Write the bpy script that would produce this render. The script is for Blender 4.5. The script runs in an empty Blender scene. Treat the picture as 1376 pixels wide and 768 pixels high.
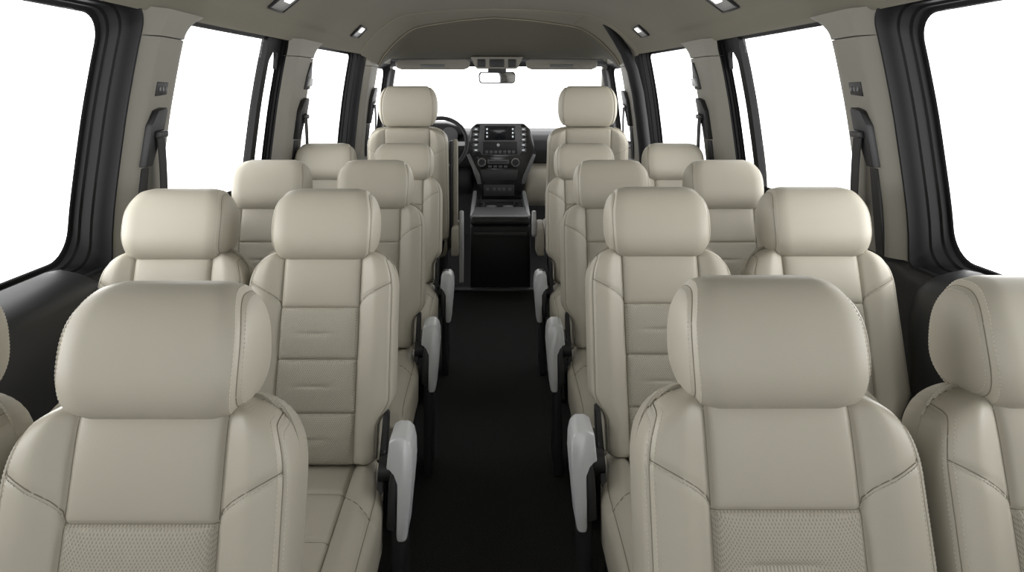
import bpy, bmesh, math, random
from mathutils import Vector, Matrix
random.seed(4)
SC = bpy.context.scene
COL = SC.collection
PI = math.pi

# ------------------------------------------------------------------ materials
def mat(name, rgb, rough=0.5, metal=0.0, spec=0.5, bump=None, var=None, emit=None, coat=0.0):
    m = bpy.data.materials.new(name); m.use_nodes = True
    nt = m.node_tree; b = nt.nodes['Principled BSDF']
    b.inputs['Base Color'].default_value = (*rgb, 1)
    b.inputs['Roughness'].default_value = rough
    b.inputs['Metallic'].default_value = metal
    b.inputs['Specular IOR Level'].default_value = spec
    b.inputs['Coat Weight'].default_value = coat
    tc = nt.nodes.new('ShaderNodeTexCoord')
    if var:                                   # (scale, amount): gentle colour variation
        n = nt.nodes.new('ShaderNodeTexNoise'); n.inputs['Scale'].default_value = var[0]; n.inputs['Detail'].default_value = 4
        nt.links.new(tc.outputs['Object'], n.inputs['Vector'])
        r = nt.nodes.new('ShaderNodeValToRGB')
        r.color_ramp.elements[0].position = .3; r.color_ramp.elements[1].position = .7
        r.color_ramp.elements[0].color = (*[c*(1-var[1]) for c in rgb], 1)
        r.color_ramp.elements[1].color = (*[min(1, c*(1+var[1])) for c in rgb], 1)
        nt.links.new(n.outputs['Fac'], r.inputs['Fac']); nt.links.new(r.outputs['Color'], b.inputs['Base Color'])
    if bump:                                  # (scale, strength, distance)
        n = nt.nodes.new('ShaderNodeTexNoise'); n.inputs['Scale'].default_value = bump[0]; n.inputs['Detail'].default_value = 3
        nt.links.new(tc.outputs['Object'], n.inputs['Vector'])
        bp = nt.nodes.new('ShaderNodeBump'); bp.inputs['Strength'].default_value = bump[1]; bp.inputs['Distance'].default_value = bump[2]
        nt.links.new(n.outputs['Fac'], bp.inputs['Height']); nt.links.new(bp.outputs['Normal'], b.inputs['Normal'])
    if emit:
        b.inputs['Emission Color'].default_value = (*emit[0], 1); b.inputs['Emission Strength'].default_value = emit[1]
    return m

LEATHER_RGB = (0.43, 0.402, 0.330)
M = {}
M['leather'] = mat('beige_leather', LEATHER_RGB, .46, spec=.42, bump=(420, .10, .0012), var=(6, .018))
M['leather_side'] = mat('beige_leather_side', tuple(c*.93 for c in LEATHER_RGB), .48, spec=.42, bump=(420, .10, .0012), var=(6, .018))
M['seam'] = mat('seam_shadow', (.22, .195, .15), .8)
M['thread'] = mat('sewing_thread', (.52, .49, .415), .7)
M['trim'] = mat('beige_trim', (.205, .197, .169), .62, spec=.3, bump=(900, .12, .0006), var=(3, .02))
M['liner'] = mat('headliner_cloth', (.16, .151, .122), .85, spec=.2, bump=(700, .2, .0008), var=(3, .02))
M['liner_shaded'] = mat('headliner_cloth_shaded', (.085, .080, .062), .85, spec=.2, bump=(700, .2, .0008), var=(3, .02))  # same headliner cloth, darkened to put the overhead panel's shade into its colour
M['black'] = mat('black_plastic', (.020, .020, .021), .45, spec=.4, bump=(600, .12, .0006))
M['gloss'] = mat('black_gloss', (.006, .006, .007), .2, coat=.3)
M['frame'] = mat('window_rubber', (.006, .006, .0065), .5, spec=.18)
M['rubber'] = mat('black_rubber', (.010, .010, .011), .55)
M['belt'] = mat('belt_webbing', (.014, .014, .015), .7, bump=(300, .3, .001))
M['silver'] = mat('silver_plastic', (.56, .57, .58), .38, metal=.15)
M['satin'] = mat('satin_grey', (.16, .16, .165), .35, metal=.2)
M['chrome'] = mat('chrome', (.7, .7, .72), .15, metal=1)
M['dash'] = mat('dash_plastic', (.035, .035, .037), .5, bump=(500, .15, .0006))
M['grey'] = mat('dark_grey_plastic', (.10, .10, .105), .4)
M['screen'] = mat('screen_glass', (.012, .013, .016), .12)
M['lamp'] = mat('lamp_glow', (.9, .9, .9), .3, emit=((1, .98, .94), 2.2))
M['lens'] = mat('lamp_lens', (.30, .30, .295), .3)
M['icon'] = mat('icon_white', (.6, .6, .6), .5, emit=((.9, .95, 1), .35))
M['mirror'] = mat('mirror_glass', (.8, .8, .82), .03, metal=1)

def carpet_mat():
    m = mat('black_carpet', (.012, .012, .012), .95, spec=.1, bump=(260, .6, .004))
    nt = m.node_tree; b = nt.nodes['Principled BSDF']; tc = nt.nodes['Texture Coordinate']
    n = nt.nodes.new('ShaderNodeTexNoise'); n.inputs['Scale'].default_value = 330; n.inputs['Detail'].default_value = 2
    nt.links.new(tc.outputs['Object'], n.inputs['Vector'])
    r = nt.nodes.new('ShaderNodeValToRGB')
    e = r.color_ramp.elements
    e[0].position = .35; e[0].color = (.018, .018, .018, 1); e[1].position = .78; e[1].color = (.11, .108, .105, 1)
    mid = r.color_ramp.elements.new(.62); mid.color = (.032, .032, .032, 1)
    nt.links.new(n.outputs['Fac'], r.inputs['Fac']); nt.links.new(r.outputs['Color'], b.inputs['Base Color'])
    return m
M['ledge'] = mat('satin_black', (.013, .0135, .0145), .45, spec=.35, bump=(600, .12, .0006))
M['carpet'] = carpet_mat()

def perforated(name, rgb, pitch):
    """leather with a diagonal lattice of small holes"""
    m = bpy.data.materials.new(name); m.use_nodes = True
    nt = m.node_tree; b = nt.nodes['Principled BSDF']; L = nt.links.new
    b.inputs['Roughness'].default_value = .55; b.inputs['Specular IOR Level'].default_value = .35
    tc = nt.nodes.new('ShaderNodeTexCoord'); sx = nt.nodes.new('ShaderNodeSeparateXYZ'); L(tc.outputs['Object'], sx.inputs[0])
    def mth(op, a, c=None):
        n = nt.nodes.new('ShaderNodeMath'); n.operation = op
        for i, v in enumerate((a, c)):
            if v is None: continue
            if isinstance(v, (int, float)): n.inputs[i].default_value = v
            else: L(v, n.inputs[i])
        return n.outputs[0]
    z = mth('SUBTRACT', sx.outputs['Z'], sx.outputs['Y'])
    k = PI / pitch
    s1 = mth('SINE', mth('MULTIPLY', mth('ADD', sx.outputs['X'], z), k))
    s2 = mth('SINE', mth('MULTIPLY', mth('SUBTRACT', sx.outputs['X'], z), k))
    h = mth('ABSOLUTE', mth('MULTIPLY', s1, s2))
    r = nt.nodes.new('ShaderNodeValToRGB'); e = r.color_ramp.elements
    e[0].position = .4; e[0].color = (*rgb, 1); e[1].position = .95; e[1].color = (*[c*.64 for c in rgb], 1)
    L(h, r.inputs['Fac']); L(r.outputs['Color'], b.inputs['Base Color'])
    bp = nt.nodes.new('ShaderNodeBump'); bp.inputs['Strength'].default_value = .5; bp.inputs['Distance'].default_value = .0015; bp.invert = True
    L(h, bp.inputs['Height']); L(bp.outputs['Normal'], b.inputs['Normal'])
    return m
M['perf'] = perforated('perforated_leather', LEATHER_RGB, .0048)

def glass_mat():
    m = bpy.data.materials.new('window_glass'); m.use_nodes = True
    nt = m.node_tree; nt.nodes.clear()
    o = nt.nodes.new('ShaderNodeOutputMaterial'); mx = nt.nodes.new('ShaderNodeMixShader'); mx.inputs[0].default_value = .04
    t = nt.nodes.new('ShaderNodeBsdfTransparent'); g = nt.nodes.new('ShaderNodeBsdfGlossy'); g.inputs['Roughness'].default_value = .02
    nt.links.new(t.outputs[0], mx.inputs[1]); nt.links.new(g.outputs[0], mx.inputs[2]); nt.links.new(mx.outputs[0], o.inputs[0])
    return m
M['glass'] = glass_mat()

# ------------------------------------------------------------------ helpers
class MB:
    """collects geometry for ONE mesh object"""
    def __init__(s): s.v = []; s.f = []; s.mi = []
    def add(s, vs, fs, mi=0):
        o = len(s.v); s.v += [tuple(p) for p in vs]
        s.f += [tuple(i+o for i in f) for f in fs]; s.mi += [mi]*len(fs)
    def grid(s, P, mi=0, closed_c=False, closed_r=False, flip=False):
        R = len(P); Cn = len(P[0]); fs = []
        for i in range(R if closed_r else R-1):
            for j in range(Cn if closed_c else Cn-1):
                a, b_, c, d = i*Cn+j, i*Cn+(j+1) % Cn, ((i+1) % R)*Cn+(j+1) % Cn, ((i+1) % R)*Cn+j
                fs.append((a, d, c, b_) if flip else (a, b_, c, d))
        s.add([p for r in P for p in r], fs, mi)
    def box(s, c, d, bev=.004, seg=2, rot=None, mi=0, taper=None):
        bm = bmesh.new(); bmesh.ops.create_cube(bm, size=1)
        for v in bm.verts:
            v.co = Vector((v.co.x*d[0], v.co.y*d[1], v.co.z*d[2]))
            if taper and v.co.z > 0: v.co.x *= taper[0]; v.co.y *= taper[1]
        if bev: bmesh.ops.bevel(bm, geom=bm.edges[:], offset=min(bev, min(d)*.48), segments=seg, profile=.5, affect='EDGES')
        Mx = Matrix.Translation(Vector(c)) @ (rot.to_4x4() if rot else Matrix())
        s.bm(bm, Mx, mi)
    def bm(s, bm, Mx=Matrix(), mi=0):
        bm.verts.index_update()
        s.add([Mx @ v.co for v in bm.verts], [[v.index for v in f.verts] for f in bm.faces], mi); bm.free()
    def prism(s, pts, w0, w1, to, bev=.006, seg=3, mi=0):
        """extrude the 2D outline pts from w0 to w1; to(a, b, w) -> xyz"""
        bm = bmesh.new(); n = len(pts)
        lo = [bm.verts.new((a, b, w0)) for a, b in pts]; hi = [bm.verts.new((a, b, w1)) for a, b in pts]
        bm.faces.new(lo[::-1]); bm.faces.new(hi)
        for i in range(n): bm.faces.new((lo[i], lo[(i+1) % n], hi[(i+1) % n], hi[i]))
        if bev: bmesh.ops.bevel(bm, geom=bm.edges[:], offset=bev, segments=seg, profile=.5, affect='EDGES')
        for v in bm.verts: v.co = Vector(to(*v.co))
        bmesh.ops.recalc_face_normals(bm, faces=bm.faces[:])
        s.bm(bm, Matrix(), mi)
    def tube(s, pts, r, n=10, mi=0, flat=1.0, caps=True, side=None):
        pts = [Vector(p) for p in pts]; rings = []
        for i, p in enumerate(pts):
            t = (pts[min(i+1, len(pts)-1)] - pts[max(i-1, 0)]).normalized()
            ref = Vector(side) if side else (Vector((0, 0, 1)) if abs(t.z) < .9 else Vector((1, 0, 0)))
            a = (ref - t*ref.dot(t)).normalized(); b_ = t.cross(a)
            rr = r[i] if isinstance(r, (list, tuple)) else r
            rings.append([p + a*rr*math.cos(2*PI*k/n) + b_*rr*flat*math.sin(2*PI*k/n) for k in range(n)])
        o = len(s.v); s.grid(rings, mi, closed_c=True)
        if caps:
            L_ = len(rings)-1
            s.f += [tuple(o+k for k in range(n))[::-1], tuple(o+L_*n+k for k in range(n))]; s.mi += [mi, mi]
    def strip(s, pts, width_dir, w, th, nrm, mi=0):
        """flat band (belt webbing)"""
        W = Vector(width_dir).normalized()*w/2; N = Vector(nrm).normalized()*th/2
        s.grid([[p-W-N, p+W-N, p+W+N, p-W+N] for p in map(Vector, pts)], mi, closed_c=True)
    def disc(s, c, r, axis, h, n=24, mi=0, bev=.002):
        bm = bmesh.new(); bmesh.ops.create_cone(bm, cap_ends=True, segments=n, radius1=r, radius2=r*.94, depth=h)
        q = Vector((0, 0, 1)).rotation_difference(Vector(axis))
        s.bm(bm, Matrix.Translation(Vector(c)) @ q.to_matrix().to_4x4(), mi)
    def build(s, name, mats, parent=None, smooth=40, fixn=True):
        me = bpy.data.meshes.new(name); me.from_pydata(s.v, [], s.f); me.update()
        for m in (mats if isinstance(mats, (list, tuple)) else [mats]): me.materials.append(m)
        for p, i in zip(me.polygons, s.mi): p.material_index = i
        bm = bmesh.new(); bm.from_mesh(me)
        bmesh.ops.remove_doubles(bm, verts=bm.verts[:], dist=1e-6)
        if fixn: bmesh.ops.recalc_face_normals(bm, faces=bm.faces[:])
        bm.to_mesh(me); bm.free()
        if smooth:
            for p in me.polygons: p.use_smooth = True
            me.set_sharp_from_angle(angle=math.radians(smooth))
        o = bpy.data.objects.new(name, me); COL.objects.link(o)
        if parent: o.parent = parent
        return o

def tag(o, label=None, cat=None, group=None, kind=None):
    if label: o['label'] = label
    if cat: o['category'] = cat
    if group: o['group'] = group
    if kind: o['kind'] = kind
    return o
def empty(name, loc=(0, 0, 0), rz=0):
    o = bpy.data.objects.new(name, None); COL.objects.link(o); o.location = loc; o.rotation_euler.z = rz; o.empty_display_size = .1
    return o
def copy_tree(o, parent=None):
    c = o.copy(); COL.objects.link(c)
    if parent: c.parent = parent
    for ch in list(o.children): copy_tree(ch, c)
    return c
def lerp(a, b, t): return a+(b-a)*t
def sm(a, b, x):
    t = max(0, min(1, (x-a)/(b-a))); return t*t*(3-2*t)
def interp(tab, x):
    if x <= tab[0][0]: return tab[0][1]
    for (x0, y0), (x1, y1) in zip(tab, tab[1:]):
        if x <= x1: return lerp(y0, y1, (x-x0)/(x1-x0))
    return tab[-1][1]
def smooth_tab(tab, x, h=.06):
    return sum(interp(tab, x+h*(k-3)/3) for k in range(7))/7

def cords(mb, pts, r, mi):                        # dark sunken line of a seam
    mb.tube(pts, r, n=5, mi=mi)
def stitches(mb, pts, nrm, mi, pitch=.0056, dash=.0036, w=.0011):
    pts = [Vector(p) for p in pts]
    acc = 0; nxt = 0
    for i in range(len(pts)-1):
        a, b_ = pts[i], pts[i+1]; l = (b_-a).length
        if l < 1e-7: continue
        t = (b_-a)/l
        while nxt <= acc+l:
            c = a+t*(nxt-acc); n = Vector(nrm(c)) if callable(nrm) else Vector(nrm[i]); sd = t.cross(n).normalized()
            d = t*dash/2; s_ = sd*w/2; h = n*.0006
            mb.add([c-d-s_-h, c+d-s_-h, c+d+s_-h, c-d+s_-h, c-d*.7-s_*.7+h, c+d*.7-s_*.7+h, c+d*.7+s_*.7+h, c-d*.7+s_*.7+h],
                   [(4, 5, 6, 7), (0, 1, 5, 4), (1, 2, 6, 5), (2, 3, 7, 6), (3, 0, 4, 7)], mi)
            nxt += pitch
        acc += l

# ------------------------------------------------------------------ seats
CC = [-1, -.985, -.965, -.935, -.89, -.82, -.73, -.62, -.5, -.38, -.25, -.12, 0]
CC = CC + [-c for c in CC[-2::-1]]
FF = [0, .02, .045, .08, .13, .19, .26, .33, .40, .47, .54, .61, .68, .74, .79, .83, .86, .88, .895, .905, .92, .935, .95, .963, .975, .984, .991, .996, .999, 1.0]
FP = .895                                          # where the edge seam runs

class Back:
    """backrest: a padded shell, two bolsters, a smooth upper panel and a perforated insert"""
    def __init__(s, L=.515, a=13.5, o=(0, -.068, .372), hw0=.1945, hw1=.190, notch=.034, cs=.1, rx=.066, ry=.105, Tf=.05, Tb=.062, seams=(.368, .243, .118), lean=1):
        s.__dict__.update(locals()); A = math.radians(a)
        s.up = Vector((0, lean*math.sin(A), math.cos(A))); s.nf = Vector((0, -math.cos(A), lean*math.sin(A))); s.O = Vector(o)
    def hw(s, t):
        h = lerp(s.hw0, s.hw1, t/s.L) - s.notch*(1-sm(.085, .155, t))
        q = (t-(s.L-s.ry))/s.ry
        if q > 0: h -= s.rx*(1-math.sqrt(max(0, 1-min(1, q)**2)))
        return h
    def r(s, x, t, p):
        q = min(1, abs(x)/s.hw(t)); a = q**p
        tt = (t-(s.L-.15))/.15
        if tt > 0: a += tt**p
        bb = (.05-t)/.05
        if bb > 0: a += bb**p*.9
        return max(0, 1-a)**(1/p)
    def front(s, x, t):
        e = s.r(x, t, 6.5); d = s.Tf*e; ax = abs(x); h = s.hw(t); s1 = s.seams[0]
        f = (ax-s.cs)/(h-s.cs)
        if f > 0: d += .017*sm(0, .55, f)*e
        d -= .006*math.exp(-((ax-s.cs)/.0045)**2)*min(1, e*2)
        if ax < s.cs+1e-6:
            k = 1-(ax/s.cs)**6
            edges = [s.L-.01]+list(s.seams)+[.0]
            for q0, q1 in zip(edges, edges[1:]):
                if q1 <= t <= q0:
                    fr = (t-q1)/(q0-q1); d += .0065*max(0, math.sin(PI*fr))**.6*k
                    if q0 <= s1+1e-6:
                        smid = (q0+q1)/2
                        d -= .0032*math.exp(-((t-smid)/.004)**2)*math.exp(-((x+.012)/.045)**4)
            for q in s.seams: d -= .004*math.exp(-((t-q)/.0035)**2)
        elif 0 < f < FP:
            td = s.diag(f); d -= .0035*math.exp(-((t-td)/.004)**2)
        if f > 0: d -= .003*math.exp(-((f-FP)/.028)**2)
        return s.P(x, t, d)
    def diag(s, f): return s.seams[0]+.006+.056*(f/FP)**.62
    def back(s, x, t): return s.P(x, t, -s.Tb*s.r(x, t, 7))
    def P(s, x, t, d): return s.O+Vector((x, 0, 0))+s.up*t+s.nf*d
    def bx(s, f, t, sg): h = s.hw(t); return sg*(s.cs+f*(h-s.cs))
    def rows(s):
        R = set(); t = 0
        while t < s.L-.1: R.add(round(t, 5)); t += .0075
        for k in range(31): R.add(round(s.L-.1+.1*math.sin(k/30*PI/2), 5))
        for k in range(7): R.add(round(.03*(1-math.cos(k/6*PI/2)), 5))
        for q in s.seams:
            for d in (-.007, -.004, -.002, 0, .002, .004, .007): R.add(round(q+d, 5))
        for i, q in enumerate(s.seams):
            mid = (q+(s.seams[i+1] if i+1 < len(s.seams) else 0))/2
            for d in (-.006, -.003, 0, .003, .006): R.add(round(mid+d, 5))
        R = sorted(R); out = [R[0]]
        for q in R[1:]:
            if q-out[-1] > .0008: out.append(q)
        out[-1] = s.L
        s1 = s.seams[0]
        i = min(range(len(out)), key=lambda k: abs(out[k]-s1)); out[i] = s1
        return out
    def build(s, root, names=('upper_panel', 'insert_panel', 'side_bolster'), insert=None):
        rows = s.rows(); i1 = rows.index(s.seams[0]); up, ins, bol = names
        nf = s.nf
        sh = MB(); ip = FF.index(FP)
        for sg in (-1, 1):                        # side strip in front of the edge seam
            sh.grid([[s.front(s.bx(f, t, sg), t) for f in FF[ip:]] for t in rows], 0)
        sh.grid([[s.back(lerp(-1, 1, j/36)*s.hw(t) if False else math.sin(lerp(-PI/2, PI/2, j/36))*s.hw(t), t) for j in range(37)] for t in rows], 0)
        for sg in (-1, 1):
            ts = [t for t in rows if .03 <= t <= s.L-.004]
            cords(sh, [s.front(s.bx(FP, t, sg), t)-nf*.0002 for t in ts], .0009, 1)
            stitches(sh, [s.front(s.bx(FP+.055, t, sg), t) for t in ts], lambda c: nf, 2)
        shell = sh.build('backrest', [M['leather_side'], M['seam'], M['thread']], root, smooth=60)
        for sg in (-1, 1):
            b_ = MB(); b_.grid([[s.front(s.bx(f, t, sg), t) for f in FF[:ip+1]] for t in rows], 0)
            fs = [FP*k/24 for k in range(25)]
            dl = [s.front(s.bx(f, s.diag(f), sg), s.diag(f)) for f in fs]
            cords(b_, [p+nf*.0010 for p in dl], .0008, 1)
            stitches(b_, [s.front(s.bx(f, s.diag(f)-.004, sg), s.diag(f)-.004)+nf*.0008 for f in fs], lambda c: nf, 2)
            ts = [t for t in rows if .03 <= t <= s.L-.004]
            stitches(b_, [s.front(s.bx(FP-.055, t, sg), t) for t in ts], lambda c: nf, 2)
            cords(b_, [s.front(sg*s.cs, t)-nf*.0003 for t in rows[1:-1]], .0010, 1)
            b_.build(bol, [M['leather'], M['seam'], M['thread']], shell, smooth=60)
        for nm, rr, mt in ((up, rows[i1:], M['leather']), (ins, rows[:i1+1], insert or M['perf'])):
            p = MB(); p.grid([[s.front(c*s.cs, t) for c in CC] for t in rr], 0)
            lines = s.seams[:1] if nm == up else s.seams[1:]
            for q in lines: cords(p, [s.front(c*s.cs, q)-nf*.0002 for c in CC], .0010, 1)
            if nm == ins:
                stitches(p, [s.front(c*s.cs, s.seams[0]-.004) for c in CC], lambda c: nf, 2)
            p.build(nm, [mt, M['seam'], M['thread']], shell, smooth=60)
        return shell

def headrest(root, c, w=.131, h=.089, d=.076, xs=.1195, tilt=9, post=None, lean=1):
    place = Vector(c); c = Vector((0, 0, 0)); T = math.radians(tilt)*lean
    upv = Vector((0, math.sin(T), math.cos(T))); fw = Vector((0, -math.cos(T), math.sin(T)))
    def section(x, th):
        q = min(1, abs(x)/w)
        kz = max(0, 1-q**13)**(1/2.5); ky = max(0, 1-q**15)**(1/2.3)
        ct, st = math.cos(th), math.sin(th); n = 2.7
        rr = (abs(ct)**n+abs(st)**n)**(-1/n)
        y = rr*ct*d*ky; z = rr*st*h*kz
        if y > 0: y *= 1.05 - .12*(z/h)                # fuller towards the bottom at the front
        else: y *= .86-.40*(z/h)                       # back slopes forward to a thinner top
        g = 1-.038*math.exp(-((abs(x)-xs)/.0036)**2)
        side = 1+.012*sm(xs-.002, xs+.006, abs(x))
        zn = z/h; x *= 1-(.185 if zn > 0 else .11)*abs(zn)**2.6-.02*max(0, -y/d)
        return c+Vector((x, 0, 0))+fw*(y*g*side)+upv*(z*g*side)
    N = 64
    qs = [0, .08, .16, .24, .32, .4, .48, .56, .63, .69]
    xsn = xs/w
    inner = [q for q in qs if q < xsn-.07]+[xsn-.055, xsn-.035, xsn-.02, xsn-.01, xsn]
    outer = [xsn+(1-xsn)*k for k in (0, .05, .1, .18, .28, .4, .52, .64, .75, .84, .91, .96, .99, 1.0)]
    ang = [2*PI*k/N for k in range(N)]
    m = MB(); full = [-q for q in inner[::-1]]+inner[1:]
    m.grid([[section(q*w, t) for t in ang] for q in full], 0, closed_c=True)
    def nrm(x): 
        return lambda p: ((p-c)-Vector(((p-c).x, 0, 0))).normalized()
    for sg in (-1, 1):
        cords(m, [section(sg*xs, 2*PI*k/96) for k in range(97)], .0008, 1)
        stitches(m, [section(sg*(xs-.0055), 2*PI*k/96) for k in range(97)], nrm(0), 2)
    hr = m.build('headrest', [M['leather'], M['seam'], M['thread']], root, smooth=60)
    hr.location = place
    for sg in (-1, 1):
        p = MB(); p.grid([[section(sg*q*w, t) for t in ang] for q in outer], 0, closed_c=True)
        stitches(p, [section(sg*(xs+.0040), 2*PI*k/96) for k in range(97)], lambda p, sg=sg: (nrm(0)(p)+Vector((sg*1.2, 0, 0))).normalized(), 1)
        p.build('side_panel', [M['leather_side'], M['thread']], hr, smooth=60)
    if post:
        for sg in (-1, 1):
            p = MB(); p.tube([c+Vector((sg*.07, 0, 0))-upv*(h*.8), c+Vector((sg*.07, 0, 0))-upv*(h+post)], .007, 12)
            p.build('headrest_post', M['grey'], hr)
    return hr

def cushion(root, yb=-.055, yf=-.56, zt=.372, hw0=.168, hw1=.1945, cs=.1, fwd=-1):
    zm = zt-.045; Ln = abs(yf-yb)
    def hw(v): return lerp(hw0, hw1, sm(.04, .38, v))
    def e(x, v, p):
        a = min(1, abs(x)/hw(v))**p
        t = (v-.72)/.28
        if t > 0: a += t**p
        t = (.06-v)/.06
        if t > 0: a += t**p*.5
        return max(0, 1-a)**(1/p)
    seams = (.30, .62)
    def csv(v): return cs+.012*v
    def top(x, v):
        k = e(x, v, 3.6); ax = abs(x); f = (ax-csv(v))/(hw(v)-csv(v)); z = .048*k
        if f > 0: z += .018*sm(0, .5, f)*k*(1-.5*sm(.6, 1, v))
        z -= .007*math.exp(-((ax-csv(v))/.005)**2)
        if f <= 0:
            for q in seams: z -= .005*math.exp(-((v-q)/.010)**2)
        else:
            vd = seams[0]+.18*min(1, f/.8)**.8; z -= .004*math.exp(-((v-vd)/.010)**2)
            z -= .003*math.exp(-((f-.8)/.04)**2)
        return Vector((x, yb+fwd*v*Ln, zm+z))
    def bot(x, v): return Vector((x, yb+fwd*v*Ln, zm-.115*e(x, v, 6)))
    vs = sorted(set([round(k/44, 4) for k in range(33)]+[round(.72+.28*math.sin(k/16*PI/2), 4) for k in range(17)]+[q+d for q in seams for d in (-.018, -.008, 0, .008, .018)]))
    def bx(f, v, sg): return sg*(csv(v)+f*(hw(v)-csv(v)))
    Z = Vector((0, 0, 1))
    m = MB()
    for sg in (-1, 1): m.grid([[top(bx(f, v, sg), v) for f in FF] for v in vs], 0)
    m.grid([[bot(math.sin(lerp(-PI/2, PI/2, j/24))*hw(v), v) for j in range(25)] for v in vs], 0)
    for sg in (-1, 1):
        cords(m, [top(bx(.8, v, sg), v) for v in vs[2:-6]], .0012, 1)
        stitches(m, [top(bx(.74, v, sg), v) for v in vs[2:-6]], lambda c: Z, 2)
        cords(m, [top(sg*csv(v), v) for v in vs[1:-4]], .0013, 1)
        cords(m, [top(bx(k/16*.8, seams[0]+.18*(k/16)**.8, sg), seams[0]+.18*(k/16)**.8)+Z*.0014 for k in range(17)], .001, 1)
    cu = m.build('seat_cushion', [M['leather'], M['seam'], M['thread']], root, smooth=60)
    p = MB(); p.grid([[top(c*csv(v), v) for c in CC] for v in vs], 0)
    for q in seams: cords(p, [top(c*csv(q), q) for c in CC], .001, 1)
    p.build('centre_panel', [M['leather'], M['seam']], cu, smooth=60)
    return cu

def base(root, sg, arm):
    """dark steel underframe with a plate leg at each side"""
    m = MB(); m.box((0, -.30, .235), (.34, .40, .05), .015)
    m.box((0, -.30, .175), (.30, .06, .08), .01)
    m.build('base_frame', M['black'], root)
    for s in (-1, 1):
        x0 = s*.165
        out = [(-.50, .02), (-.50, 0), (-.14, 0), (-.14, .02), (-.20, .06), (-.19, .27), (-.42, .27), (-.43, .06)]
        m = MB(); m.prism(out, x0-.014, x0+.014, lambda a, b, w: (w, a, b), .004, 2)
        m.build('leg', M['black'], root)

def armrest(root, sg, dz=0):
    # folded-up armrest: silver cap with a dark pad behind it
    out = [(.184, .445), (.189, .520), (.203, .530), (.226, .529), (.238, .516), (.2435, .49), (.245, .445), (.241, .37), (.2345, .268), (.228, .262), (.213, .262), (.2105, .275), (.2105, .41), (.2075, .436), (.200, .445)]
    def to(a, b, w):
        tt = (b-.26)/.27
        return (sg*(a+.017), w-.215+.04*tt, .293+(b-.262)*.79)
    r = MB(); r.prism(out, -.042, .045, to, .0055, 3)
    cap = r.build('armrest', M['silver'], root, smooth=50)
    p = MB(); p.prism([(.187, .29), (.209, .285), (.211, .436), (.197, .440), (.190, .41)], -.038, .06, to, .006, 3)
    p.build('armrest_pad', M['black'], cap)
    p = MB(); p.disc((sg*.200, -.155, .40), .03, (1, 0, 0), .05)
    p.build('armrest_hinge', M['black'], cap)
    # side plate that carries the armrest down to the floor
    p = MB(); p.prism([(-.235, .01), (-.235, 0), (-.115, 0), (-.10, .02), (-.11, .30), (-.135, .46), (-.17, .46), (-.215, .29)], sg*.210, sg*.238, lambda a, b, w: (w, a, b), .005, 2)
    p.build('side_plate', M['black'], root)
    p = MB(); p.prism([(-.20, .36), (-.155, .352), (-.10, .375), (-.065, .50), (-.095, .50), (-.135, .43)], sg*.172, sg*.186, lambda a, b, w: (w, a, b), .005, 2)
    rc = p.build('recliner_cover', M['black'], root)
    p = MB(); p.box((sg*.178, -.205, .352), (.022, .03, .016), .006, 3); p.build('release_lever', M['leather'], rc)
    return cap

def make_seat(sg, arm):
    root = empty('passenger_seat')
    Back().build(root)
    headrest(root, (0, .058, .937))
    cushion(root); base(root, sg, arm)
    if arm: armrest(root, sg)
    return root

CAMZ = 1.30
SIDE = {-1: 'steering wheel side', 1: 'front passenger side'}
# row -> (depth, x of the aisle seat, x of the window seat) per side
ROWS = {
    1: {-1: (.883, -.455, -.846), 1: (.912, .389, .79)},
    2: {-1: (1.733, -.446, -.836), 1: (1.765, .440, .866)},
    3: {-1: (2.463, -.447, -.836), 1: (2.463, .440, .862)},
    4: {-1: (3.25, -.447, -.834), 1: (3.25, .445, .885)},
}
ROWN = {1: 'row nearest the camera', 2: 'second row from the camera', 3: 'third row from the camera', 4: 'row just behind the front seats'}
ARM_DZ = {1: 0, 2: 0, 3: 0, 4: -.045}
HR_SCALE = {1: (1, 1, 1), 2: (1.06, 1.05, 1.07), 3: (1.08, 1.05, 1.07), 4: (1.13, 1.05, 1.07)}
protos = {}
for sg in (-1, 1):
    for arm in (True, False):
        key = (sg, arm) if arm else (0, False)
        for row in (1, 2, 3, 4):
            if key not in protos: protos[key] = make_seat(-sg, arm); o = protos[key]
            else: o = copy_tree(protos[key])
            d, xa, xw = ROWS[row][sg]
            o.location = (xa if arm else xw, d, 0)
            for ch in o.children:
                if ch.name.startswith('headrest'): ch.scale = HR_SCALE[row]
            if arm:
                tag(o, f'beige leather aisle seat with armrest, {SIDE[sg]}, {ROWN[row]}', 'seat', 'beige passenger seats')
                for ch in o.children:
                    if ch.name.startswith('armrest'): ch.location.z = ARM_DZ[row]
            else:
                tag(o, f'beige leather window seat, {SIDE[sg]}, {ROWN[row]}', 'seat', 'beige passenger seats')

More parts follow.
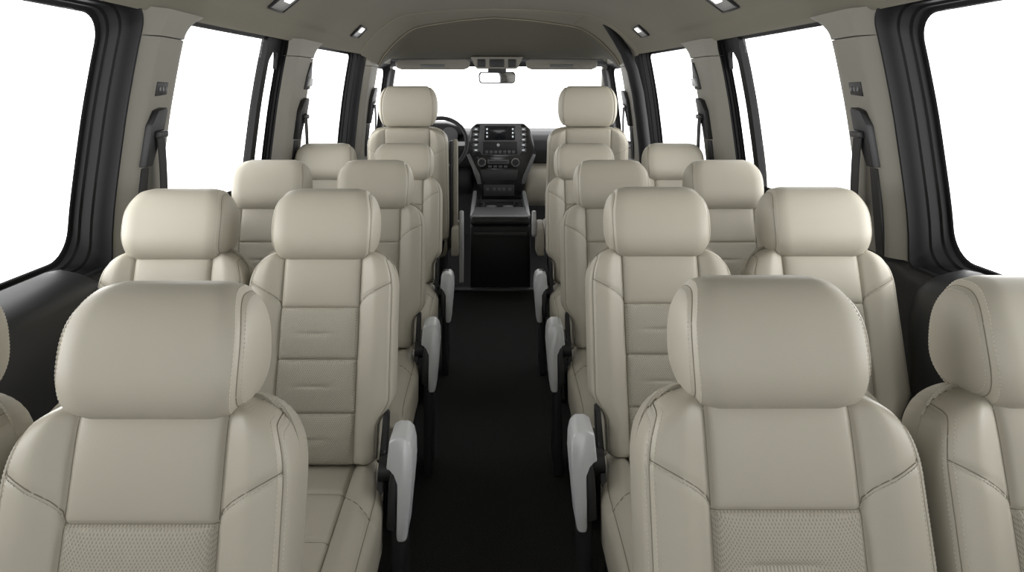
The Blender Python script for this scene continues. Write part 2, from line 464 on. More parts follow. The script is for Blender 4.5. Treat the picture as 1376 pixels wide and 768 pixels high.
# ------------------------------------------------------------------ front seats (seen from behind)
def front_seat(x, y, sg, label):
    root = empty('front_seat', (x, y, 0))
    b = Back(L=.682, a=9, o=(0, .055, .40), hw0=.245, hw1=.236, notch=.0, cs=.132, rx=.08, ry=.10, Tf=.05, Tb=.07, seams=(.50, .40, .2), lean=-1)
    b.build(root, names=('upper_panel', 'back_panel', 'side_bolster'), insert=M['leather'])
    headrest(root, (0, -.03, 1.199), w=.176, h=.122, d=.06, xs=.150, tilt=6, post=.03, lean=-1)
    cushion(root, yb=.03, yf=.56, zt=.43, hw0=.23, hw1=.25, cs=.13, fwd=1)
    m = MB(); m.box((0, .28, .20), (.40, .44, .20), .02); m.box((0, .28, .05), (.44, .5, .10), .01)
    m.build('seat_base', M['black'], root)
    m = MB()                                      # dark recess and pale side shield on the console side
    m.box((-sg*.252, .03, .68), (.018, .07, .62), .006)
    if sg < 0: m.build('side_gap_trim', M['black'], root)
    if sg < 0: m = MB(); m.prism([(.02, .45), (.10, .45), (.11, .60), (.09, .98), (.04, 1.0), (.03, .9)], -sg*.262, -sg*.290, lambda a, b_, w: (w, a, b_), .006, 3); m.build('side_shield', M['leather_side'], root)
    m = MB(); m.prism([(-.03, .30), (.20, .28), (.22, .44), (.10, .50), (-.02, .47)], -sg*.255, -sg*.298, lambda a, b_, w: (w, a, b_), .012, 3)
    m.build('map_pocket', M['leather_side'], root)
    lo_ = .11 if sg < 0 else .40
    m = MB(); m.prism([(.02, lo_+.02), (.05, lo_), (.09, lo_+.01), (.09, .50), (.07, .56), (.04, .56), (.02, .50)], -sg*.300, -sg*.326, lambda a, b_, w: (w, a, b_), .008, 3)
    m.build('armrest', M['silver'], root)
    tag(root, label, 'seat', 'front seats of the van')
    return root
front_seat(-.512, 4.0, -1, 'tall beige leather driver seat in front of the steering wheel')
front_seat(.556, 4.0, 1, 'tall beige leather front passenger seat beyond the aisle, away from steering wheel')

# ------------------------------------------------------------------ body shell
KT = [(-1, 1.0), (2.2, 1.0), (2.8, .97), (3.5, .92), (3.95, .88), (4.5, .84), (5.2, .80), (6.2, .78)]
def K(y): return smooth_tab(KT, y, .25)
RS = {-1: 1.0, 1: 1.085}
WT = [(0, 1.09), (.80, 1.10), (.90, 1.10), (1.0, 1.09), (1.23, 1.06), (1.40, 1.03), (1.54, 1.0)]
def WX(sg, y, z, out=0): return sg*(smooth_tab(WT, z, .05)*K(y)*RS[sg]+out)
CT = [(0, 1.815), (.3, 1.808), (.55, 1.788), (.70, 1.772), (.85, 1.690), (.96, 1.592), (1.0, 1.53)]
def CZ(xn): return smooth_tab(CT, abs(xn), .06) if abs(xn) < .94 else interp(CT, abs(xn))
def ceil_pt(sg, y, xn): return Vector((sg*xn*K(y)*RS[sg], y, CZ(xn)))

def struct(o, label=None, cat=None):
    o['kind'] = 'structure'
    return o

# floor
m = MB(); m.grid([[(x, y, 0) for x in (-1.15, -.6, 0, .6, 1.25)] for y in (-.9, 1, 2, 3, 4.28)])
struct(m.build('floor', M['carpet'], smooth=0))
m = MB(); m.box((.02, 4.30, .008), (1.7, .05, .016), .004); struct(m.build('trim_1', M['grey']))
m = MB(); m.box((0, 5.2, -.01), (2.1, 1.8, .02), 0); struct(m.build('floor_cab', M['black']))

# rounded-rectangle loops in (y, z)
def rrect(y0, y1, z0, z1, r, n=8):
    r4 = r if isinstance(r, (list, tuple)) else (r,)*4       # corners: (y1,z1) (y0,z1) (y0,z0) (y1,z0)
    P = []
    cs = [(y1, z1, -1, -1, 0), (y0, z1, 1, -1, 90), (y0, z0, 1, 1, 180), (y1, z0, -1, 1, 270)]
    arcs = []
    for (cy, cz, dy, dz, a0), rr in zip(cs, r4):
        arcs.append([(cy+dy*rr+rr*math.cos(math.radians(a0+90*k/n)), cz+dz*rr+rr*math.sin(math.radians(a0+90*k/n))) for k in range(n+1)])
    for i in range(4):
        P += arcs[i]; a = arcs[i][-1]; b = arcs[(i+1) % 4][0]
        P += [(lerp(a[0], b[0], k/10), lerp(a[1], b[1], k/10)) for k in range(1, 10)]
    return P
def outer_loop(P, y0, y1, z0, z1, oy0, oy1, oz0, oz1):
    """push each loop point out to the surrounding rectangle"""
    cy, cz = (y0+y1)/2, (z0+z1)/2; hy, hz = (y1-y0)/2, (z1-z0)/2; out = []
    for (y, z) in P:
        a, b = (y-cy)/hy, (z-cz)/hz; mxx = max(abs(a), abs(b)); a /= mxx; b /= mxx
        out.append((cy+a*(oy1-cy if a > 0 else cy-oy0), cz+b*(oz1-cz if b > 0 else cz-oz0)))
    return out
ZB, ZT = .72, 1.60
def window_cell(mb, sg, op, r, cell):
    y0, y1, z0, z1 = op; P = rrect(y0, y1, z0, z1, r); Q = outer_loop(P, y0, y1, z0, z1, cell[0], cell[1], ZB, ZT)
    rings = []
    for k in range(9):
        t = k/8
        rings.append([(lambda y, z: (WX(sg, y, z), y, z))(lerp(p[0], q[0], t), lerp(p[1], q[1], t)) for p, q in zip(P, Q)])
    mb.grid(rings, 0, closed_c=True)
FRAME = [(-.006, -.004), (0, -.003), (.001, .022), (.004, .027), (.005, .050), (.010, .055), (.011, .080), (.018, .084), (.019, .098), (.030, .100), (.033, .104)]
def window(n, sg, op, r, depth, label, mullion=None, rin=None):
    rin = rin or r
    y0, y1, z0, z1 = op
    root = empty(f'window_{n}', (WX(sg, (y0+y1)/2, z0), (y0+y1)/2, z0)); struct(root)
    inv = Matrix.Translation(-root.location)
    def loop(ins, out):
        rr = [max(.01, lerp(qi, q, min(1, max(0, out)/.10))-ins*.6) for q, qi in zip(r, rin)]
        return [inv @ Vector((WX(sg, y, z, out*depth/.1), y, z)) for y, z in rrect(y0+ins, y1-ins, z0+ins, z1-ins, rr)]
    f = MB(); f.grid([loop(i, o) for i, o in FRAME], 0, closed_c=True)
    if mullion:
        ym, wm = mullion
        ins = .055; out = depth
        sec = []
        for k in range(21):
            z = lerp(z0+.02, z1-.02, k/20)
            sec.append([inv @ Vector((WX(sg, y, z, o), y, z)) for y, o in ((ym-wm/2, out-.012), (ym+wm/2, out-.012), (ym+wm/2, out+.02), (ym-wm/2, out+.02))])
        f.grid(sec, 0, closed_c=True)
        zc = z1-.10
        gp = [(ym+wm*.4, z1-.02), (y1-.03, z1-.02), (y1-.03, zc-.06), (y1-.04, zc-.01), (y1-.055, zc+.02), (ym+wm*.5+.035, zc+.025), (ym+wm*.5+.01, zc-.01), (ym+wm*.4, zc-.06)]
        f.prism(gp, depth-.01, depth+.01, lambda a, b, w: inv @ Vector((WX(sg, a, b, w), a, b)), .002, 1)
    f.build('window_frame', M['frame'], root, smooth=35)
    p = MB(); base_ = rrect(y0+.03, y1-.03, z0+.03, z1-.03, [max(.01, q-.02) for q in r]); cy, cz = (y0+y1)/2, (z0+z1)/2
    p.grid([[inv @ Vector((WX(sg, lerp(y, cy, t), lerp(z, cz, t), depth*.99), lerp(y, cy, t), lerp(z, cz, t))) for y, z in base_] for t in (0, .25, .5, .75, 1)], 0, closed_c=True)
    p.build('pane', M['glass'], root)
    return root

WIN = [((.30, 1.905, .795, 1.542), (.10, .10, .10, .10), .10, None, (-.9, 2.03)),
       ((2.14, 3.125, .80+.04, 1.552), (.05, .10, .08, .08), .045, (2.965, .045), (2.03, 3.25)),
       ((3.40, 4.41, .84, 1.562), (.05, .08, .08, .08), .10, None, (3.25, 4.56)),
       ((4.74, 5.24, .88, 1.49), (.10, .06, .08, .08), .045, None, (4.56, 5.34))]
cnt = 0
tn = 2
for sg, nm in ((-1, 'left'), (1, 'right')):
    wall = MB()
    for op, r, dep, mul, cell in WIN: window_cell(wall, sg, op, (.07, .06, .03, .025) if op[0] < 1 else r, cell)
    wo = struct(wall.build(f'wall_{nm}', M['trim'], smooth=50))
    # lower black lining
    ys = [-.9+.15*k for k in range(42)]
    low = MB(); zs = lambda y: .972 if y < 1.9 else .985
    ys = sorted(ys+[1.895, 1.905])
    low.grid([[(WX(sg, y, z*zs(y), o), y, z*zs(y)) for z, o in ((0, -.02), (.2, -.02), (.5, -.015), (.70, -.012), (.78, -.02), (.805, -.016), (.815, 0), (.82, .01))] for y in ys])
    lo = low.build('lower_lining', M['black'], wo, smooth=50)
    for op, r, dep, mul, cell in WIN:
        cnt += 1; window(cnt, sg, op, r, dep, '', mul, (.07, .06, .03, .025) if dep == .10 and op[0] < 1 else None)
    # ledge below the rear window, with a rounded front end
    lb = MB(); sec = []
    prof = [(.02, .838), (-.03, .828), (-.075, .810), (-.10, .786), (-.115, .745), (-.125, .70), (-.125, .52), (-.09, .45), (0, .42)]
    for k in range(46):
        y = lerp(-.6, 1.84, k/45); e = max(0, (y-1.68)/.16); sh = math.sqrt(max(0, 1-e*e))
        sec.append([(WX(sg, y, .85, .012+o*sh), y, z*lerp(1, sh, .16) if e > 0 else z) for o, z in prof])
    lb.grid(sec); le = struct(lb.build(f'trim_{tn}', M['ledge'], smooth=60)); tn += 1
    # pillar covers
    PIL = [(1.910, 2.140), (3.10, 3.40), (4.41, 4.70)]
    for (a, b) in PIL:
        pc = MB(); w = b-a
        sect = [(0, -.004), (.008, .004), (.030, .024), (.040, .0325), (.046, .036), (.056, .0375), (w*.5, .035), (w-.05, .032), (w-.02, .026), (w-.006, .016), (w, -.004)]
        zs = [.806+(1.455-.806)*k/26 for k in range(27)]
        rows = [[(WX(sg, a+dy, z, -ins), a+dy, z) for dy, ins in sect] for z in zs]
        rows = [[(WX(sg, a+dy, .804, .01), a+dy, .804) for dy, ins in sect]]+rows+[[(WX(sg, a+dy, 1.458, .004), a+dy, 1.457) for dy, ins in sect]]
        pc.grid(rows); struct(pc.build(f'trim_{tn}', M['trim'], smooth=40)); tn += 1
        # flared top of the pillar above the joint line, running up under the headliner
        pc = MB(); rows = []
        for k in range(9):
            z = lerp(1.4585, 1.54, k/8); g = .030*(k/8)**2
            rows.append([(WX(sg, a-g*.2+dy*(w+g*.2+.11*(k/8)**2.2)/w, z, -ins-.001), a-g*.2+dy*(w+g*.2+.11*(k/8)**2.2)/w, z) for dy, ins in sect])
        rows = [[(p[0]+sg*.03, p[1], p[2]) for p in rows[0]]]+rows
        pc.grid(rows); struct(pc.build(f'trim_{tn}', M['trim'], smooth=40)); tn += 1

# unseen cabin rear, added to block light; its window lets some back in
m = MB(); P = rrect(-.95, 1.0, .62, 1.62, .12); Q = outer_loop(P, -.95, 1.0, .62, 1.62, -1.1, 1.2, 0, 1.82)
m.grid([[(lerp(p[0], q[0], t), -.9, lerp(p[1], q[1], t)) for p, q in zip(P, Q)] for t in (0, .2, .6, 1)], closed_c=True)
struct(m.build('wall_rear_unseen', M['trim'], smooth=0))
w10 = empty('window_10', (0, -.9, .62)); struct(w10)  # unseen rear window, enlarged to bring more light onto the nearest row
m = MB(); m.grid([[(lerp(p[0], .02, t), -.02, lerp(p[1], 1.12, t)-.62) for p in P] for t in (0, .3, .6, 1)], closed_c=True); m.build('pane', M['glass'], w10)
m = MB(); m.tube([(p[0], -.005, p[1]-.62) for p in P+P[:2]], .02, 8, caps=False); m.build('window_frame', M['frame'], w10)

# ceiling
XN = [1.0-.02*0]+[1.0-.0125*k for k in range(1, 9)]+[.9-.05*k for k in range(1, 19)]
m = MB(); ys = [-.9+.11*k for k in range(46)]+[4.25]
rows = []
for y in ys:
    L_ = [ceil_pt(-1, y, xn) for xn in XN]; R_ = [ceil_pt(1, y, xn) for xn in XN[::-1]]
    lip = lambda sg: [Vector((sg*(1.035*K(y)*RS[sg]), y, 1.555)), Vector((sg*(1.005*K(y)*RS[sg]), y, 1.527))]
    rows.append(lip(-1)+L_+R_+lip(1)[::-1])
m.grid(rows); struct(m.build('ceiling', M['liner'], smooth=60))

# arch where the headliner meets the cab, and the overhead panel beyond it
def arch(y, sx, zf, n=40):
    P = []
    for k in range(-n, n+1):
        sg = -1 if k < 0 else 1; xn = abs(k)/n
        P.append(Vector((sg*xn*K(4.25)*RS[sg]*sx, y, zf(CZ(xn), xn))))
    return P
A0 = arch(4.25, 1.0, lambda z, xn: z)
A1 = arch(4.27, .992, lambda z, xn: z-.012)
B0 = arch(4.50, .92, lambda z, xn: z-.022-.040*xn)
m = MB(); m.grid([A0, A1, arch(4.34, .965, lambda z, xn: z-.014-.012*xn), arch(4.42, .94, lambda z, xn: z-.018-.026*xn), B0])
for sg in (-1, 1):                                  # joint across the corner of the arch
    kx = 40+sg*25; m.tube([A1[kx]+Vector((0, 0, -.001)), lerp(A1[kx], B0[kx], .5)+Vector((0, 0, -.004)), B0[kx]], .0022, 6, mi=1)
m.tube(A0, .004, 6, mi=1)
struct(m.build(f'trim_{tn}', [M['liner'], M['seam']], smooth=60)); tn += 1
m = MB(); rows = []
B1 = arch(4.51, .905, lambda z, xn: z-.038-.040*xn)
C0 = [Vector((p.x*.985, 5.02, 1.548-.012*(abs(k-40)/40)**4)) for k, p in enumerate(B0)]
for t in range(13):
    u = t/12
    rows.append([Vector((lerp(a.x, b.x, u), lerp(a.y, b.y, u), lerp(a.z, b.z, math.sin(u*PI/2)*.35+u*.65))) for a, b in zip(B1, C0)])
rows = [B0]+rows+[[Vector((p.x, 5.05, 1.535)) for p in C0], [Vector((p.x, 5.16, 1.525)) for p in C0]]
m.grid(rows); m.tube([lerp(a, b, .5) for a, b in zip(B0, B1)], .0045, 6, mi=1)
struct(m.build(f'trim_{tn}', [M['liner_shaded'], M['seam']], smooth=60)); tn += 1
# black door seal along the arch on the passenger side
m = MB(); P = [Vector(((px-664)*4.30/893, 4.30, CAMZ-(py-120)*4.30/893)) for px, py in ((806, 22), (816, 33), (828, 50), (840, 70), (850, 95), (857, 125), (862, 160), (866, 195), (869, 240), (872, 300))]
m.tube(P, [.018, .026, .032, .036, .038, .04, .04, .04, .04, .04], 12, flat=.8)
struct(m.build(f'trim_{tn}', M['frame'], smooth=60)); tn += 1
# A pillars and windscreen
for sg in (-1, 1):
    m = MB(); xt = {-1: -.812, 1: .862}[sg]
    rows = []
    for k in range(13):
        t = k/12; c = Vector((lerp(xt, xt*1.12, t), lerp(5.16, 5.92, t), lerp(1.56, .93, t)))
        rows.append([c+Vector((sg*.05, -.05, 0)), c+Vector((sg*.01, -.045, 0)), c+Vector((-sg*.018, -.02, 0)), c+Vector((-sg*.02, .03, 0)), c+Vector((sg*.05, .05, 0))])
    m.grid(rows, closed_c=True); struct(m.build(f'trim_{tn}', M['trim'], smooth=50)); tn += 1
    # dark front door frame ahead of its window
    m = MB(); m.tube([(WX(sg, 5.20, z, -.012), 5.24+.0*(z-1), z) for z in [.8+.06*k for k in range(12)]], .03, 12, flat=.8)
    struct(m.build(f'trim_{tn}', M['black'], smooth=60)); tn += 1
w9 = empty('window_9', (0, 5.2, 1.5)); struct(w9)
m = MB(); m.grid([[(lerp(-.80, .85, j/12)*lerp(1, 1.12, t/8), lerp(5.20, 5.95, t/8)-5.2, lerp(1.50, .92, t/8)-1.5) for j in range(13)] for t in range(9)])
m.build('pane', M['glass'], w9)
m = MB(); m.box((.02, 0, .012), (1.80, .04, .07), .008); m.box((.02, .77, -.60), (1.9, .05, .05), .01)
m.build('window_frame', M['black'], w9)
m = MB(); m.box((0, 5.98, .46), (2.0, .04, .96), 0); struct(m.build('wall_front', M['black']))

# ------------------------------------------------------------------ things on ceiling and walls
def reading_light(sg, px, py, y, sz, label):
    # find the place on the headliner that lies at depth y
    xn = abs((px-664)*y/893)/(K(y)*RS[sg])
    p = ceil_pt(sg, y, xn); e = .01
    du = (ceil_pt(sg, y, xn-e)-ceil_pt(sg, y, xn+e)).normalized(); dv = (ceil_pt(sg, y+e, xn)-ceil_pt(sg, y-e, xn)).normalized()
    n = du.cross(dv).normalized()
    if n.z > 0: n = -n
    root = empty('reading_light', p); R = Matrix((du, dv, du.cross(dv))).transposed(); root.rotation_euler = R.to_euler()
    s = 1 if du.cross(dv).z < 0 else -1               # local +z*s points into the cabin
    w, l = sz; LU = 1
    def slab(mb, cx, cy, cz, dx, dy, dz, b): mb.box((cx, cy, cz*s), (dx, dy, dz), b, 2)
    f = MB()
    for cx, cy, dx, dy in ((-w/2, 0, .007, l), (w/2, 0, .007, l), (0, -l/2, w+.007, .008), (0, l/2, w+.007, .008)): slab(f, cx, cy, .004, dx, dy, .014, .004)
    fr = f.build('bezel', M['black'], root)
    f = MB(); slab(f, 0, 0, .002, w, l, .006, .002); f.build('lens', M['lens'], root)
    f = MB(); f.box((w*.20*LU, l*.06, .006*s), (w*.40, l*.42, .006), .003); f.build('bulb', M['lamp'], root)
    tag(root, label, 'ceiling light', 'reading lights in the headliner')
reading_light(-1, 383, 9, 2.72, (.105, .17), 'larger square reading light above the windows, steering wheel side')
reading_light(-1, 482, 38, 3.92, (.08, .17), 'small far reading light near the cab arch, steering wheel side')
reading_light(1, 969, 11, 2.72, (.105, .17), 'larger square reading light above the windows, front passenger side')
reading_light(1, 861, 39, 3.92, (.08, .17), 'small far reading light near the cab arch, front passenger side')

def belt(sg, y, z, sc, label, silver=False):
    root = empty('seat_belt', (WX(sg, y, z, -.034), y, z))
    def to(a, b, w):                                   # a along y, b up, w into the cabin
        return (WX(sg, y+a, z+b, -.034-w)-root.location.x, a, b)
    c = MB(); out = [(-.05, -.10), (-.012, -.10), (.0, -.03), (.03, .01), (.035, .075), (.025, .085), (-.02, .075), (-.045, .03)]
    c.prism([(a*sc, b*sc*.95) for a, b in out], -.004, .024, to, .004, 2)
    c.build('belt_guide', M['black'], root)
    c = MB(); c.prism([(-.040*sc, -.10*sc), (.002*sc, -.10*sc), (.004*sc, -.36), (-.036*sc, -.36)], -.004, .006, to, .002, 1)
    c.build('belt_slot', M['black'], root)
    pts = []
    for k in range(14):
        t = k/13; pts.append(to(lerp(-.01, .105, t**.9)*sc, lerp(.01*sc, -.42, t), lerp(.03, .022, t)+.012*math.sin(t*PI)))
    c = MB(); c.strip(pts, (0, 1, .22), .042*sc, .003, (1, 0, 0)); c.build('belt_strap', M['belt'], root)
    c = MB(); c.box(to(.0, .0, .03), (.02, .055*sc, .022), .006, 3); c.build('belt_loop', M['chrome'] if silver else M['black'], root)
    tag(root, label, 'seat belt', 'black seat belts')
belt(-1, 2.005, 1.165, 1, 'black seat belt on the pillar beside the rear side window, steering wheel side')
belt(-1, 3.30, 1.165, 1.15, 'black seat belt on the second pillar from the camera, steering wheel side')
belt(1, 2.005, 1.165, 1, 'black seat belt on the pillar beside the rear side window, front passenger side')
belt(1, 3.30, 1.165, 1.15, 'black seat belt on the second pillar from the camera, front passenger side')
belt(-1, 4.60, 1.20, 1.4, 'black seat belt with silver loop beside the driver headrest', True)
belt(1, 4.62, 1.18, 1.4, 'black seat belt with silver loop beside the front passenger headrest', True)

def plate(sg, y, z, label):
    root = empty('control_plate', (WX(sg, y, z, -.032), y, z))
    def to(a, b, w): return (WX(sg, y+a, z+b, -.032-w)-root.location.x, a, b)
    c = MB(); c.prism([(-.03, -.021), (.036, -.017), (.036, .021), (-.03, .023)], -.003, .008, to, .003, 2); c.build('plate', M['black'], root)
    for k in range(3):
        c = MB(); c.box(to(-.014+.018*k, .001, .009), (.006, .012, .016), .003); c.build('button', M['grey'], root)
    tag(root, label, 'control panel')
plate(-1, 2.015, 1.30, 'small black button plate above the near seat belt, steering wheel side')
plate(1, 2.015, 1.30, 'small black button plate above the near seat belt, front passenger side')
def hook(sg, y, z, label):
    root = empty('coat_hook', (WX(sg, y, z, -.032), y, z))
    def to(a, b, w): return (WX(sg, y+a, z+b, -.032-w)-root.location.x, a, b)
    c = MB(); c.prism([(-.04, -.045), (.035, -.045), (.035, .02), (.01, .09), (-.005, .09), (-.03, .02)], -.003, .008, to, .004, 2); c.build('hook_plate', M['black'], root)
    c = MB(); c.prism([(-.02, -.03), (.025, -.03), (.025, .01), (-.015, .012)], .004, .022, to, .005, 2); c.build('hook', M['silver'], root)
    tag(root, label, 'coat hook')
hook(-1, 3.335, 1.345, 'silver coat hook on black plate above the second belt, steering wheel side')
hook(1, 3.335, 1.345, 'silver coat hook on black plate above the second belt, front passenger side')

# sun visors, overhead console, mirror
def P_(px, py, d): return Vector(((px-664)*d/893, d, CAMZ-(py-120)*d/893))
def visor(px0, px1, label):
    a, b = P_(px0, 79, 5.0), P_(px1, 94, 5.0); cx = (a.x+b.x)/2; w = b.x-a.x
    root = empty('sun_visor', (cx, 5.0, (a.z+b.z)/2))
    m = MB(); m.prism([(-w/2, .02), (-w/2+.03, .045), (w/2-.03, .045), (w/2, .02), (w/2-.01, -.025), (w/2-.05, -.04), (-w/2+.05, -.04), (-w/2+.01, -.025)], -.014, .014, lambda p, q, r: (p, r+.25*(q), q), .009, 3)
    m.build('visor_body', M['trim'], root)
    m = MB(); m.box((0, -.018, -.012), (w*.32, .008, .022), .004); m.build('vanity_cover', M['grey'], root)
    m = MB(); m.tube([(-w/2-.03, 0, .035), (w/2+.03, 0, .035)], .006, 8); m.build('visor_rod', M['grey'], root)
    tag(root, label, 'sun visor')
visor(531, 632, 'folded beige sun visor above the steering wheel')
visor(706, 803, 'folded beige sun visor above the front passenger seat')
root = empty('overhead_console', P_(667.5, 86, 5.03))
m = MB(); m.prism([(-.20, .055), (.20, .055), (.155, -.035), (-.155, -.035)], -.05, .05, lambda p, q, r: (p, r, q), .012, 3); m.build('console_body', M['trim'], root)
for x, w in ((-.115, .06), (0, .11), (.115, .06)):
    m = MB(); m.box((x, -.052, .005), (w, .012, .06), .005); m.build('switch_panel', M['black'], root)
tag(root, 'beige overhead console with black switch panels above the mirror', 'overhead console')
root = empty('rear_view_mirror', P_(668, 104, 5.10), math.radians(4.2))
m = MB(); m.prism([(-.14, -.03), (-.125, -.046), (.125, -.046), (.14, -.03), (.143, .02), (.13, .043), (-.13, .043), (-.143, .02)], -.012, .02, lambda p, q, r: (p, r, q), .009, 3); m.build('mirror_housing', M['black'], root)
m = MB(); m.prism([(-.132, -.026), (-.12, -.038), (.12, -.038), (.132, -.026), (.134, .016), (.122, .035), (-.122, .035), (-.134, .016)], -.0145, -.011, lambda p, q, r: (p, r, q), .001, 1); m.build('mirror_glass', M['mirror'], root)
m = MB(); m.box((0, .012, .066), (.14, .05, .075), .01); m.build('mirror_mount', M['black'], root)
tag(root, 'wide black rear view mirror hanging before the windscreen', 'mirror')

# ------------------------------------------------------------------ dashboard
root = empty('dashboard', (0, 5.55, 0))
prof = [(.40, .955), (.12, .965), (-.05, .955), (-.13, .93), (-.17, .88), (-.17, .80), (-.12, .72), (-.05, .66), (.0, .62), (.40, .60)]
m = MB(); m.prism(prof, -.93, 1.0, lambda p, q, r: (r, p, q), .015, 3)
m.box((.78, -.165, .86), (.44, .03, .03), .01)
dash = m.build('dash_body', M['dash'], root)
m = MB(); m.prism([(.40, .66), (-.10, .70), (-.24, .64), (-.27, .48), (-.22, .36), (.40, .34)], .235, .98, lambda p, q, r: (r, p, q), .06, 5); m.build('knee_panel', M['leather_side'], root)
m = MB(); m.prism([(.40, .64), (-.04, .66), (-.10, .60), (-.10, .50), (-.02, .42), (.40, .40)], -.92, -.18, lambda p, q, r: (r, p, q), .04, 4); m.build('knee_panel', M['dash'], root)
# instrument hood
m = MB(); m.prism([(-.66, .93), (-.63, 1.0), (-.52, 1.03), (-.38, 1.03), (-.27, 1.0), (-.23, .93)], -.20, .15, lambda p, q, r: (p, r, q), .02, 3); hood = m.build('instrument_hood', M['black'], root)
for x in (-.53, -.36):
    m = MB(); m.disc((x, -.195, .93), .07, (0, -1, 0), .02); m.build('gauge', M['grey'], hood)
for x0 in (-.80, .88):
    m = MB(); m.box((x0, -.18, .86), (.15, .03, .09), .012)
    for k in range(4): m.box((x0, -.197, .83+.02*k), (.125, .008, .005), .002, mi=1)
    m.build('air_vent', [M['black'], M['grey']], root)
# centre stack, built at its own depth in front of the dash
SX, SY = .058, -.29          # centre x, face y (local)
def S(px, py): q = P_(px, py, 5.26); return (q.x, q.z)
m = MB()
outl = [S(*p) for p in ((640, 166), (704, 166), (713, 174), (721, 206), (714, 216), (704, 240), (700, 262), (698, 300), (648, 300), (646, 262), (641, 240), (629, 214), (626, 204), (633, 172))]
m.prism(outl, SY, .2, lambda a, b, w: (a, w, b), .012, 3)
st = m.build('centre_stack', M['gloss'], root)
def face(name, pts, th, mt, parent=st, bev=.003, d=0):
    m = MB(); m.prism([S(*p) for p in pts], SY-d-th, SY-d+.004, lambda a, b, w: (a, w, b), bev, 2); return m.build(name, mt, parent)
def rect(x0, y0, x1, y1): return [(x0, y0), (x1, y0), (x1, y1), (x0, y1)]
face('stack_bezel', [(645, 168), (700, 168), (704, 200), (698, 208), (648, 208), (642, 200)], .008, M['grey'])
sc_ = face('screen', rect(651, 169, 692, 188), .014, M['screen'])
for k in range(3):
    for x in (653.5, 688): face('screen_key', rect(x, 172+5*k, x+2, 174.5+5*k), .016, M['icon'], sc_, .0006)
face('radio_panel', rect(649, 190, 695, 207), .012, M['black'])
for k in range(7): face('button', rect(652+6*k, 202, 656+6*k, 206), .016, M['grey'], st, .001)
m = MB(); q = P_(669.5, 194.5, 5.26); m.disc((q.x, SY-.014, q.z), .013, (0, -1, 0), .02, 20); m.build('volume_knob', M['chrome'], st)
for x in (635.5, 699):
    for k in range(5):
        b = face('button', rect(x, 171+7*k, x+8, 176+7*k), .010, M['grey'], st, .0015)
        face('button_icon', rect(x+2.5, 172.6+7*k, x+6, 174.2+7*k), .0115, M['icon'], b, .0003)
face('climate_panel', [(641, 210), (699, 210), (694, 226), (646, 226)], .007, M['gloss'])
face('disc_slot', rect(655, 214, 684, 220), .012, M['grey']); face('slot_gap', rect(657, 216.3, 682, 217.8), .0135, M['gloss'])
for px in (647.5, 692.5):
    q = P_(px, 217.5, 5.26)
    m = MB(); m.disc((q.x, SY-.012, q.z), .036, (0, -1, 0), .02, 28); kn = m.build('dial_ring', M['chrome'], st)
    m = MB(); m.disc((q.x, SY-.022, q.z), .027, (0, -1, 0), .03, 28); m.build('dial', M['black'], kn)
for k in range(4): face('button', rect(656+7*k, 222, 661+7*k, 225), .010, M['grey'], st, .001)
face('storage_panel', [(646, 228), (696, 228), (694, 242), (648, 242)], .005, M['dash'])
face('lower_panel', rect(650, 248, 691, 263), .008, M['dash'])
for k, px in enumerate((655, 664, 671, 677, 685)): face('button', rect(px-2, 252, px+2, 256), .012, M['grey'], st, .001)
for pts in ([(627, 208), (631, 206), (645, 236), (647, 247), (642, 247), (640, 238)], [(720, 208), (716, 206), (703, 236), (700, 247), (705, 247), (708, 238)]):
    face('side_strip', pts, .012, M['satin'], bev=.003)
tag(root, 'black dashboard with centre screen, dials and silver side strips', 'dashboard')

# steering wheel
root = empty('steering_wheel', P_(591, 193, 5.02)); root.rotation_euler = (math.radians(-22), 0, 0)
m = MB(); R0 = .205
m.grid([[(math.cos(a)*(R0+.016*math.cos(b)), .016*math.sin(b), math.sin(a)*(R0+.016*math.cos(b))) for b in [2*PI*j/14 for j in range(14)]] for a in [2*PI*i/64 for i in range(64)]], closed_c=True, closed_r=True)
m.build('rim', M['black'], root)
m = MB(); m.prism([(-.07, .05), (-.04, .075), (.04, .075), (.07, .05), (.075, -.03), (.04, -.075), (-.04, -.075), (-.075, -.03)], -.03, .03, lambda p, q, r: (p, r, q), .015, 3); m.build('hub', M['dash'], root)
for a in (0, 180, 250, 290):
    c, s_ = math.cos(math.radians(a)), math.sin(math.radians(a))
    m = MB(); m.tube([(c*.05, 0, s_*.05), (c*.12, .004, s_*.12), (c*R0, 0, s_*R0)], [.024, .018, .016], 10, flat=.5, side=(0, 0, 1) if abs(c) > .5 else (1, 0, 0)); m.build('spoke', M['silver'], root)
m = MB(); m.tube([(0, .02, 0), (0, .26, -.0)], .04, 16); m.build('column', M['black'], root)
tag(root, 'black steering wheel with silver spokes beyond the driver seat', 'steering wheel')

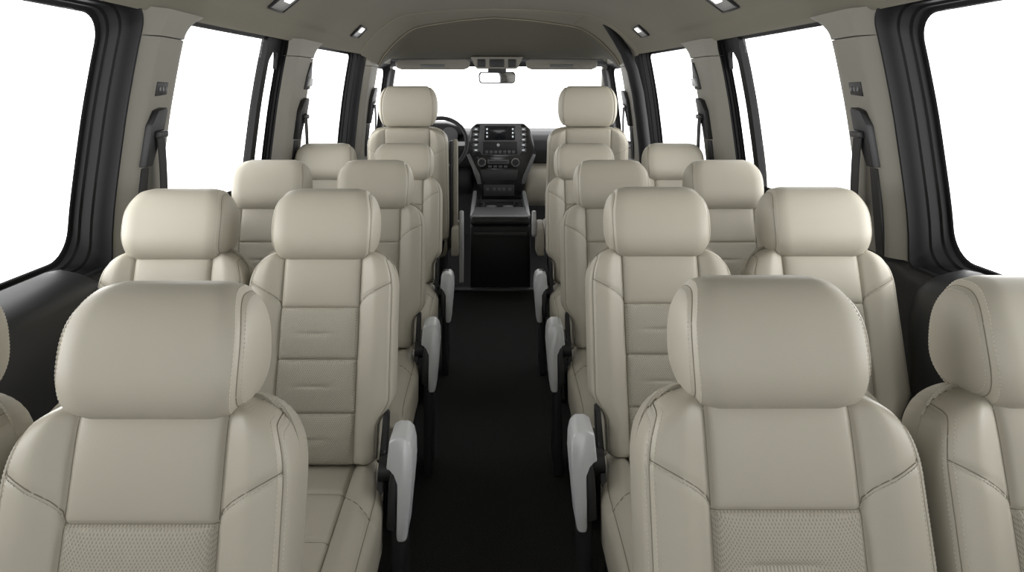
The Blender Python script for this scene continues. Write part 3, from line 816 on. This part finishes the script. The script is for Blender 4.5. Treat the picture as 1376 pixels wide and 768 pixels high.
# floor console between the front seats
root = empty('centre_console', (.04, 4.62, 0))
def T(px, py, d): q = P_(px, py, d); return (q.x-.04, q.y-4.62, q.z)
w = .195
m = MB(); m.prism([(-.30, .0), (-.30, .40), (-.285, .425), (.42, .43), (.60, .44), (.60, 0)], -w, w, lambda p, q, r: (r, p, q), .015, 3); m.build('console_body', M['black'], root)
m = MB(); m.prism([(-.32, .418), (-.335, .44), (-.325, .47), (-.30, .48), (.0, .485), (.02, .46), (.01, .43)], -w+.004, w-.004, lambda p, q, r: (r, p, q), .014, 4); m.build('armrest_lid', M['black'], root)
for s in (-1, 1):
    m = MB(); m.prism([(.0, .43), (-.26, .455), (-.27, .475), (.0, .495), (.28, .515), (.45, .53), (.45, .46), (.28, .44)], s*(w-.022), s*(w+.004), lambda p, q, r: (r, p, q), .007, 3); m.build('side_trim', M['satin'], root)
m = MB(); m.box((0, .20, .445), (.30, .30, .03), .01); m.build('tray', M['gloss'], root)
for x in (-.06, .06):
    m = MB(); m.disc((x, .12, .462), .038, (0, 0, 1), .012); m.build('cup_holder', M['grey'], root)
m = MB(); m.box((.0, .03, .47), (.20, .02, .012), .004); m.build('tray_rail', M['chrome'], root)
m = MB(); m.box((0, -.304, .36), (.34, .012, .03), .004); m.build('rear_strip', M['dash'], root)
tag(root, 'black centre console with padded lid and silver side trims between front seats', 'console')

# ------------------------------------------------------------------ light
W = bpy.data.worlds.new('World'); SC.world = W; W.use_nodes = True
bg = W.node_tree.nodes['Background']; bg.inputs[0].default_value = (1, 1, 1, 1); bg.inputs[1].default_value = 3.0
def area(name, loc, target, size, power, col=(1, 1, 1)):
    l = bpy.data.lights.new(name, 'AREA'); l.shape = 'RECTANGLE'; l.size, l.size_y = size; l.energy = power; l.color = col
    o = bpy.data.objects.new(name, l); COL.objects.link(o); o.location = loc
    o.rotation_euler = (Vector(target)-Vector(loc)).to_track_quat('-Z', 'Y').to_euler()
    return o

for sg in (-1, 1):                               # unseen area lamps, added to strengthen window light on the outer seats
    area('added_side_fill', (sg*2.5, 1.9, 1.10), (0, 1.9, .95), (5.0, .7), 85, (1, .99, .98))

# ------------------------------------------------------------------ camera
cam = bpy.data.cameras.new('Camera'); co = bpy.data.objects.new('Camera', cam); COL.objects.link(co)
co.location = (0, 0, CAMZ); co.rotation_euler = (PI/2, 0, 0)
cam.sensor_width = 36; cam.lens = 893/1376*36
cam.shift_x = (688-664)/1376; cam.shift_y = -(384-120)/1376
cam.clip_start = .02
SC.camera = co
SC.view_settings.view_transform = 'Standard'
SC.view_settings.look = 'None'
